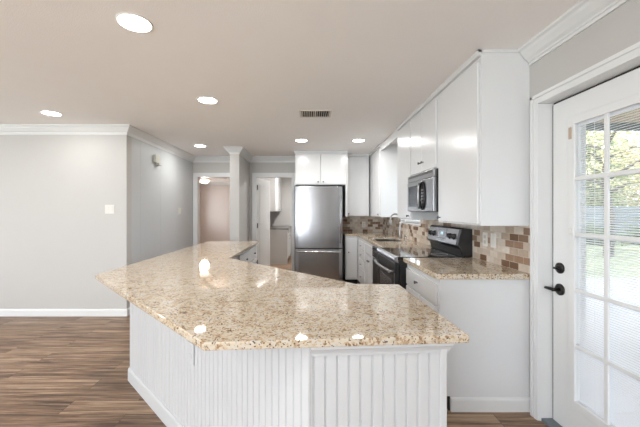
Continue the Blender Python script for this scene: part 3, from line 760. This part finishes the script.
# ------------------------------------------------------------------ range
RY0, RY1 = 2.895, 3.635
g = thing('kitchen_range', 'black and stainless freestanding electric range between granite countertops', 'stove', (1.15, 3.265, 0))
obj('oven_body', B(.815, XR-.012, RY0, RY1,   .05, .905), M_BLACK, g)
obj('cooktop', B(.80, 1.41, RY0, RY1, .905, .934), M_BGLASS, g, bevel=.004, label='black glass cooktop')
for i, (bx, by, rr_) in enumerate(((1.00, 3.08, .10), (1.00, 3.45, .08), (1.25, 3.08, .075), (1.25, 3.45, .095))):
    bm = NB(); tube(bm, [(bx+rr_*math.cos(t), by+rr_*math.sin(t), .9340) for t in [k*math.pi/20 for k in range(40)]], .0012, 5, closed=True)
    obj('burner_ring', bm, M_GREYMARK, g)
bm = NB(); prism_y(bm, [(.800, .935), (.772, .927), (.765, .908), (.768, .890), (.800, .883)], RY0-.002, RY1+.002)
obj('front_rail', bm, M_STEEL, g, label='stainless front rail')
od_ = obj('oven_door', B(.775, .814, RY0+.008, RY1-.008, .235, .877), M_BLACK, g, bevel=.005)
obj('door_window', B(.771, .7755, RY0+.13, RY1-.13, .33, .70), M_OVENG, od_, bevel=.003)
for ya_ in (RY0+.012, RY1-.04): obj('door_trim', B(.7725, .7755, ya_, ya_+.028, .24, .78), M_STEEL, od_)
bm = NB(); hp = []
for i in range(13):
    t = i/12; yy = RY0+.05+(RY1-RY0-.10)*t; hp.append((.735-.018*math.sin(math.pi*t), yy, .795))
tube(bm, hp, .014, 12)
for yy in (RY0+.055, RY1-.055): tube(bm, [(.78, yy, .795), (.737, yy, .795)], .012, 10)
obj('oven_handle', bm, M_STEEL, od_)
obj('storage_drawer', B(.780, .814, RY0+.008, RY1-.008, .06, .225), M_BLACK, g, bevel=.005)
obj('base_frame', B(.86, 1.44, RY0+.01, RY1-.01, 0, .05), M_BLACK, g)
# back guard
bm = NB(); prism_y(bm, [(1.385, .934), (XR-.012, .934), (XR-.012, 1.185), (1.390, 1.195), (1.372, 1.185), (1.335, 1.035), (1.365, 1.005)], RY0, RY1)
bg_ = obj('backguard', bm, M_BLACK, g, bevel=.004)
def on_guard(y0, y1, t0, t1, th, off=0.0):
    """patch on the sloping control face, t from bottom 0 to top 1"""
    a = Vector((1.335, 0, 1.035)); b = Vector((1.372, 0, 1.185)); dd = b-a; nn = Vector((-dd.z, 0, dd.x)).normalized()
    p0 = a+dd*t0+nn*off; p1 = a+dd*t1+nn*off
    return prism_y(NB(), [(p0.x, p0.z), (p1.x, p1.z), (p1.x+nn.x*th, p1.z+nn.z*th), (p0.x+nn.x*th, p0.z+nn.z*th)], y0, y1)
cp_ = obj('control_panel', on_guard(RY0+.03, RY1-.02, .04, .96, .003), M_STEEL, bg_, label='stainless control panel')
obj('display', on_guard(3.17, 3.36, .12, .88, .002, .003), M_DISPLAY, bg_)
obj('display_digits', on_guard(3.24, 3.30, .52, .70, .0006, .005), M_DIGIT, bg_)
obj('display_buttons', on_guard(3.19, 3.34, .22, .32, .0006, .005), M_GREYMARK, bg_)
a = Vector((1.335, 0, 1.035)); b = Vector((1.372, 0, 1.185)); dd = b-a; nn = Vector((-dd.z, 0, dd.x)).normalized()
for ky in (2.985, 3.075, 3.465, 3.555):
    p = a+dd*.5+nn*.003; p.y = ky
    bm = lathe(NB(), p, nn, [(0, .030), (.004, .030), (.006, .025), (.022, .021), (.024, .018), (.024, 0)], 24)
    q = p+nn*.024
    box(bm, q.x-.006, q.x+.001, ky-.004, ky+.004, q.z-.019, q.z+.019)
    obj('control_knob', bm, M_BLACK, g)

# ------------------------------------------------------------------ dishwasher
g = thing('dishwasher', 'black dishwasher built in beside the far side of the range', 'dishwasher', (1.15, 3.97, 0))
obj('tub', B(.87, 1.44, 3.665, 4.295, .05, .868), M_BLACK, g)
dd_ = obj('dishwasher_door', B(.846, .869, 3.668, 4.292, .12, .74), M_BLACK, g, bevel=.004)
obj('control_panel', B(.842, .869, 3.668, 4.292, .745, .885), M_BGLASS, g, bevel=.004)
obj('door_handle', B(.828, .846, 3.80, 4.16, .70, .722), M_BLACK, dd_, bevel=.004)
obj('toe_kick', B(.90, .92, 3.668, 4.292, 0, .11), M_BLACK, g)

# ------------------------------------------------------------------ microwave
MX = 1.108; MY0, MY1 = 2.866, 3.622; MZ0, MZ1 = 1.342, 1.733
g = thing('microwave_oven', 'stainless over-the-range microwave with black oval handle under a white cabinet', 'microwave', (1.3, 3.27, MZ0))
obj('microwave_body', B(MX+.03, XR-.012, MY0, MY1, MZ0, MZ1), M_BLACK, g, bevel=.003)
obj('vent_grille', B(MX+.004, MX+.029, MY0, MY1, 1.660, MZ1), M_MWSTEEL, g, bevel=.004)
bm = NB()
for i in range(3): box(bm, MX+.002, MX+.0045, MY0+.03, MY1-.03, 1.717-i*.007, 1.720-i*.007)
obj('vent_slots', bm, M_DARK, g)
dr = obj('microwave_door', B(MX, MX+.029, MY0, MY1, MZ0+.004, 1.656), M_MWSTEEL, g, bevel=.005)
obj('door_window', B(MX-.003, MX+.0005, 3.275, MY1-.045, MZ0+.055, 1.615), M_MWGLASS, dr, bevel=.002)
# oval recessed grip
bm = NB(); n = 28; hy_, hz_ = 3.130, 1.500
pts = [(hy_+.060*math.copysign(abs(math.cos(t))**.8, math.cos(t)), hz_+.135*math.copysign(abs(math.sin(t))**.8, math.sin(t))) for t in [2*math.pi*i/n for i in range(n)]]
a_ = [bm.verts.new((MX-.006, y, z)) for y, z in pts]; b_ = [bm.verts.new((MX+.0005, y, z)) for y, z in pts]
bm.faces.new(a_); bm.faces.new(b_[::-1])
for i in range(n): bm.faces.new((a_[i], a_[(i+1) % n], b_[(i+1) % n], b_[i]))
obj('keypad_oval', bm, M_MWGLASS, dr)
obj('handle_loop', tube(NB(), [(MX-.020-.012*math.sin(math.pi*i/12), hy_+.050-.012*math.sin(math.pi*i/12), hz_-.125+.25*i/12) for i in range(13)], .010, 10), M_STEEL, dr)
obj('handle_ring', tube(NB(), [(MX-.008, y, z) for y, z in pts], .006, 8, closed=True), M_BLACK, dr)
bm = NB()
for i in range(5):
    for j in range(2): box(bm, MX-.0068, MX-.0058, hy_-.030+j*.03, hy_-.015+j*.03, hz_-.07+i*.03, hz_-.058+i*.03)
obj('keypad_buttons', bm, M_GREYMARK, dr)

# ------------------------------------------------------------------ switches, chime
def plate_front(x, y, z, wdt, label, name='light_switch', gang=2):
    o = thing(name, label, 'light switch', (x, y, z))
    obj('cover_plate', B(x-wdt/2, x+wdt/2, y-.006, y-.0002, z, z+.115), M_PLATE, o, bevel=.002)
    for k in range(gang):
        cx_ = x+(k-(gang-1)/2)*.046
        obj('rocker', B(cx_-.016, cx_+.016, y-.010, y-.0055, z+.024, z+.091), M_PLATE, o, bevel=.002)
plate_front(-2.565, YL, 1.315, .117, 'white double switch plate on the left wall above the baseboard')
o = thing('light_switch', 'white switch plate on the pale hall wall', 'light switch', (XH, 5.78, 1.29))
obj('cover_plate', B(XH+.0002, XH+.006, 5.722, 5.838, 1.29, 1.405), M_PLATE, o, bevel=.002)
for k in (-.023, .023): obj('rocker', B(XH+.0055, XH+.010, 5.78+k-.016, 5.78+k+.016, 1.315, 1.38), M_PLATE, o)
o = thing('door_chime', 'small ivory door chime box high on the hall wall', 'door chime', (XH, 4.88, 2.08))
obj('chime_cover', B(XH+.0002, XH+.045, 4.80, 4.95, 2.08, 2.20), M_IVORY, o, bevel=.006)
obj('chime_base', B(XH+.0002, XH+.060, 4.88, 4.98, 2.055, 2.085), M_IVORY, o, bevel=.004)

# ------------------------------------------------------------------ recessed lights
def downlight(x, y, label, power=DOWN_W, group=None):
    o = thing('recessed_light', label, 'ceiling light', (x, y, CH-.012), group)
    bm = NB(); n = 36
    prof = [(.085, CH-.001), (.096, CH-.001), (.096, CH-.004), (.092, CH-.007), (.087, CH-.007)]
    rows = [[bm.verts.new((x+r_*math.cos(2*math.pi*i/n), y+r_*math.sin(2*math.pi*i/n), z)) for r_, z in prof] for i in range(n)]
    q = len(prof)
    for i in range(n):
        a, b = rows[i], rows[(i+1) % n]
        for j in range(q):
            f = bm.faces.new((a[j], a[(j+1) % q], b[(j+1) % q], b[j])); f.smooth = True
    obj('trim_ring', bm, M_PLATE, o)
    obj('lens', lathe(NB(), (x, y, CH-.001), (0, 0, -1), [(0, .086), (.007, .086), (.009, .074), (.009, 0)], 32), M_LENS, o)
    l = bpy.data.lights.new('downlight_lamp', 'AREA'); l.shape = 'DISK'; l.size = .15; l.energy = power; l.color = (1, .985, .96)
    lo = bpy.data.objects.new('downlight_lamp', l); COL.objects.link(lo); lo.parent = o; lo.location = (0, 0, -.010)
    return o
downlight(-1.01, 1.85, 'bright recessed ceiling light nearest the camera, at the top of the photo')
downlight(-1.00, 3.14, 'recessed ceiling light over the middle of the granite peninsula')
downlight(-2.87, 3.56, 'recessed ceiling light at the left, near the left wall crown moulding', 3.5)
downlight(-1.82, 5.33, 'recessed ceiling light in front of the bedroom doorway')
downlight(-.125, 4.93, 'left of the two recessed ceiling lights in front of the refrigerator cabinet')
downlight(.755, 4.93, 'right of the two recessed ceiling lights, in front of the corner wall cabinets')
for x in (-4.6, -2.6, -.6):  # unseen lamps, added behind the camera to light the room
    for y in (-2.2, .1): downlight(x, y, 'unseen recessed light added behind the camera to light the room', group='added lights behind the camera')
downlight(-4.7, 2.3, 'unseen recessed light added over the dining area')  # unseen lamp, added to the grid for more light
# unseen lamp, added to brighten the laundry seen through its doorway
downlight(-.2, 8.0, 'unseen recessed light added to brighten the laundry room', 42)

# ceiling vent
vx, vy = .065, 3.58
v = thing('ceiling_vent', 'white ceiling air register with duct shade painted dark behind its louvres', 'vent', (vx, vy, CH-.01))
bm = NB(); hw, hd, fr = .175, .125, .022
box(bm, vx-hw, vx+hw, vy-hd, vy-hd+fr, CH-.007, CH-.001); box(bm, vx-hw, vx+hw, vy+hd-fr, vy+hd, CH-.007, CH-.001)
box(bm, vx-hw, vx-hw+fr, vy-hd+fr, vy+hd-fr, CH-.007, CH-.001); box(bm, vx+hw-fr, vx+hw, vy-hd+fr, vy+hd-fr, CH-.007, CH-.001)
box(bm, vx-.008, vx+.008, vy-hd+fr, vy+hd-fr, CH-.007, CH-.001)
obj('vent_frame', bm, mat('vent_paint', srgb(214, 206, 194), .5, var=.01), v)
obj('duct_shade', B(vx-hw+fr, vx+hw-fr, vy-hd+fr, vy+hd-fr, CH-.003, CH-.001), M_DARK, v)  # dark plate put in for the shade inside the duct
bm = NB()
for sgn in (-1, 1):
    for i in range(6):
        xx = vx+sgn*(.018+i*.024); s_ = -sgn if sgn < 0 else 1
        prism_y(bm, [(xx-.007, CH-.004), (xx-.005, CH-.003), (xx+.001, CH-.011), (xx-.001, CH-.012)] if sgn < 0 else [(xx+.006, CH-.004), (xx+.008, CH-.003), (xx+.0025, CH-.009), (xx+.0005, CH-.010)], vy-hd+fr, vy+hd-fr)
obj('louvres', bm, MATS['vent_paint'], v)

# ------------------------------------------------------------------ laundry room
d = sempty('door_2', (LX0+.02, YB+.125, .01), 'white interior door standing open into the laundry room')
ang = R(76); hx, hyy = LX0+.020, YB+.128
dv = Vector((math.cos(ang), math.sin(ang))); nv = Vector((math.sin(ang), -math.cos(ang)))
def dpoly(s0, s1, t0, t1):
    o_ = Vector((hx, hyy)); return [tuple(o_+dv*s0+nv*t0), tuple(o_+dv*s1+nv*t0), tuple(o_+dv*s1+nv*t1), tuple(o_+dv*s0+nv*t1)]
obj('door_slab', prism(NB(), dpoly(0, .70, -.035, 0), .01, 2.03), M_TRIM, d)
for (za, zb) in ((.15, .95), (1.08, 1.90)):
    bm = NB()
    for s0, s1 in ((.10, .12), (.58, .60)): prism(bm, dpoly(s0, s1, 0, .006), za, zb)
    for z0, z1 in ((za, za+.02), (zb-.02, zb)): prism(bm, dpoly(.12, .58, 0, .006), z0, z1)
    obj('panel_molding', bm, M_TRIM, d)
for z in (.25, 1.00, 1.78): obj('hinge', B(LX0+.0165, LX0+.030, YB+.060, YB+.125, z, z+.10), M_BRONZE, d)
c = thing('base_cabinet', 'laundry room base cabinet with a grey end panel and dark top', 'cabinet', (-.88, 8.85, 0))
obj('cabinet_body', B(-1.265, -.57, 8.11, 9.59, .10, .885), M_CAB, c)
obj('end_panel', B(-1.265, -.555, 8.08, 8.109, 0, .885), M_GREYPANEL, c, label='grey end panel')
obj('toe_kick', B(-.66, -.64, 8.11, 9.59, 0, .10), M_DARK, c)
for a, b in ((8.13, 8.60), (8.62, 9.09), (9.11, 9.57)):
    front_y(c, -.57, a, b, .70, .86, 1, 'drawer', knobs=[((a+b)/2, .78)]); front_y(c, -.57, a, b, .12, .685, 1, 'door', knobs=[(b-.04, .62)])
tag(obj('laundry_countertop', B(-1.266, -.53, 8.06, 9.595, .8855, .912), mat('dark_laminate', srgb(96, 92, 90), .3, var=.1), bevel=.003), 'thin dark countertop on the laundry room base cabinet', 'countertop')
c = thing('wall_cabinet', 'white wall cabinet in the laundry room seen through the right doorway', 'cabinet', (-1.06, 8.85, 1.35))
obj('cabinet_body', B(-1.266, -.865, 8.10, 9.59, 1.34, CH-.001), M_CAB, c)
for a, b in ((8.12, 8.84), (8.86, 9.57)): front_y(c, -.865, a, b, 1.352, CH-.03, 1, 'door', knobs=[(b-.04, 1.40)])

# ------------------------------------------------------------------ bedroom ceiling fan
fx_, fy_ = -2.86, 8.7
f = thing('ceiling_fan', 'ceiling fan with lit glass bowl seen through the left doorway', 'ceiling fan', (fx_, fy_, 2.08))
obj('motor_housing', lathe(NB(), (fx_, fy_, CH-.001), (0, 0, -1), [(0, .07), (.05, .06), (.06, .02), (.09, .02), (.10, .10), (.19, .11), (.22, .07), (.24, .06)], 28), M_PLATE, f)
for k in range(5):
    an = 2*math.pi*k/5+.35; u = Vector((math.cos(an), math.sin(an), 0)); vv = Vector((-u.y, u.x, 0))
    bm = NB(); c_ = Vector((fx_, fy_, 2.265)); tl = Vector((0, 0, .012))
    pts_ = [(.13, -.045), (.56, -.068), (.60, -.045), (.60, .045), (.56, .068), (.13, .045)]
    a_ = [bm.verts.new(c_+u*s+vv*t_+tl*(t_/.06)) for s, t_ in pts_]; b_ = [bm.verts.new(c_+u*s+vv*t_+tl*(t_/.06)+Vector((0, 0, .007))) for s, t_ in pts_]
    bm.faces.new(a_); bm.faces.new(b_)
    for i in range(6): bm.faces.new((a_[i], a_[(i+1) % 6], b_[(i+1) % 6], b_[i]))
    obj('blade', bm, M_WOODD, f)
M_BOWL = mat('lit_glass_bowl', (1, .95, .88, 1), .4, emit=(1, .90, .76, 1), estr=1.3, var=.001)
obj('light_bowl', lathe(NB(), (fx_, fy_, 2.198), (0, 0, -1), [(0, .12), (.02, .145), (.06, .125), (.09, .07), (.10, 0)], 28), M_BOWL, f)
l = bpy.data.lights.new('fan_lamp', 'POINT'); l.energy = 36; l.color = (1, .86, .74); l.shadow_soft_size = .12
lo = bpy.data.objects.new('fan_lamp', l); COL.objects.link(lo); lo.parent = f; lo.location = (0, 0, -.14)

# ------------------------------------------------------------------ outside
def st(name, bm, m, label): return struct(name, bm, m, label=label)
st('ground', B(-40, 70, -40, 70, -.40, -.14), M_GRASS, 'lawn')
st('patio_slab', B(XR+.152, 7.5, -5, 6.6, -.1395, -.03), M_CONC, 'pale concrete patio')
pr = thing('patio_roof', 'patio roof with tan board soffit and grey fascia outside the door', 'patio roof', (4.2, -.6, 2.30))
obj('soffit', B(XR+.16, 6.6, -4.8, 3.55, 2.33, 2.37), M_SOFFIT, pr)
obj('fascia', B(XR+.16, 6.65, 3.55, 3.60, 2.25, 2.46), M_FASCIA, pr)
obj('roof_deck', B(XR+.16, 6.6, -4.8, 3.55, 2.371, 2.46), M_EXT, pr)
for yy in (-4.6, 3.42): obj('post', B(6.45, 6.57, yy, yy+.12, -.03, 2.33), M_FASCIA, pr)
fn = thing('wooden_fence', 'blue-grey privacy fence at the back of the yard', 'fence', (16, 17, -.14))
bm = NB(); x = 5.0
while x < 34:
    h_ = 1.72+random.uniform(-.02, .02); box(bm, x, x+.135, 16.98, 17.0, -.14, h_-.14); x += .145
obj('pickets', bm, M_FENCE, fn)
bm = NB()
for z in (.15, 1.15): box(bm, 5, 34, 17.001, 17.04, z, z+.09)
obj('rails', bm, M_FENCE, fn)
for i in range(12): obj('post', B(5+i*2.4, 5.09+i*2.4, 17.04, 17.13, -.14, 1.5), M_FENCE, fn)

def tree(x, y, h, cr, lm, label, name='yard_tree', low=.35, nleaf=5200, ls=.13):
    t = thing(name, label, 'tree', (x, y, -.14))
    bm = NB(); g_ = -.14
    tube(bm, [(x, y, g_-.05), (x+.08, y, g_+h*.25), (x-.05, y+.1, g_+h*.5), (x+.05, y, g_+h*.8)], [h*.028, h*.022, h*.015, h*.006], 9)
    obj('trunk', bm, M_BARK, t)
    bm = NB(); ends = []
    for k in range(13):
        a = k*2.4; z0 = g_+h*(low*.8+.045*k); L_ = cr*(1-.03*k)*random.uniform(.8, 1.1)
        p0 = Vector((x, y, z0)); p1 = p0+Vector((math.cos(a)*L_*.5, math.sin(a)*L_*.5, L_*.25)); p2 = p0+Vector((math.cos(a)*L_, math.sin(a)*L_, L_*random.uniform(.2, .5)))
        tube(bm, [p0, p1, p2], [h*.010, h*.007, h*.003], 6); ends += [p1, p2, (p1+p2)/2]
    obj('branches', bm, M_BARK, t)
    bm = NB()
    for i in range(nleaf):
        c_ = random.choice(ends); r_ = cr*.32
        g3 = lambda: max(-1.5, min(1.5, random.gauss(0, 1)))
        p = c_+Vector((g3()*r_, g3()*r_, g3()*r_*.9))
        if p.z < g_+h*low*.6: continue
        u = Vector((random.uniform(-1, 1), random.uniform(-1, 1), random.uniform(-.6, .6))).normalized()
        v_ = u.cross(Vector((random.uniform(-1, 1), random.uniform(-1, 1), random.uniform(-1, 1)))).normalized()
        s_ = ls*random.uniform(.6, 1.3)
        bm.faces.new([bm.verts.new(p+u*s_), bm.verts.new(p+v_*s_*.55), bm.verts.new(p-u*s_), bm.verts.new(p-v_*s_*.55)])
    obj('foliage', bm, lm, t)
tree(17.4, 20.6, 7.6, 1.9, M_LEAF1, 'dense pale green tree behind the middle of the fence', low=.22, nleaf=9000)
tree(24.0, 24.6, 8.2, 1.9, M_LEAF2, 'yellow tree behind the right stretch of the fence', low=.22, nleaf=7000)
tree(15.6, 26.8, 8.0, 1.9, M_LEAF2, 'yellow-green tree furthest back, behind the left stretch of the fence', low=.22, nleaf=7000)
tree(10.4, 20.0, 7.0, 1.8, M_LEAF1, 'green tree behind the left end of the fence', low=.25, nleaf=5000)
tree(31.0, 24.0, 8.0, 1.9, M_LEAF1, 'green tree behind the right end of the fence', low=.25, nleaf=5000)
tree(9.9, 10.6, 5.2, 1.6, M_LEAF2, 'open-branched young yellow tree standing on the lawn', low=.5, nleaf=2600, ls=.07)
for i, (x, y, s_) in enumerate([(12.6, 14.2, .9), (14.9, 14.4, .8), (17.2, 14.0, 1.0)]):
    t = thing('garden_shrub', ['rounded shrub before the fence, left one', 'smallest shrub, in the middle before the fence', 'largest shrub before the fence, right one'][i], 'shrub', (x, y, -.14))
    bm = NB()
    for k in range(900):
        p = Vector((random.gauss(0, .35), random.gauss(0, .35), abs(random.gauss(.1, .4))))*s_+Vector((x, y, -.1))
        u = Vector((random.uniform(-1, 1), random.uniform(-1, 1), random.uniform(-.6, .6))).normalized(); v_ = u.cross(Vector((random.random(), random.random(), .3))).normalized()
        bm.faces.new([bm.verts.new(p+u*.07), bm.verts.new(p+v_*.04), bm.verts.new(p-u*.07), bm.verts.new(p-v_*.04)])
    obj('foliage', bm, M_LEAF3, t)
    obj('stems', tube(NB(), [(x, y, -.18), (x+.05, y, .2), (x, y+.05, .5*s_)], [.03, .02, .008], 6), M_BARK, t)
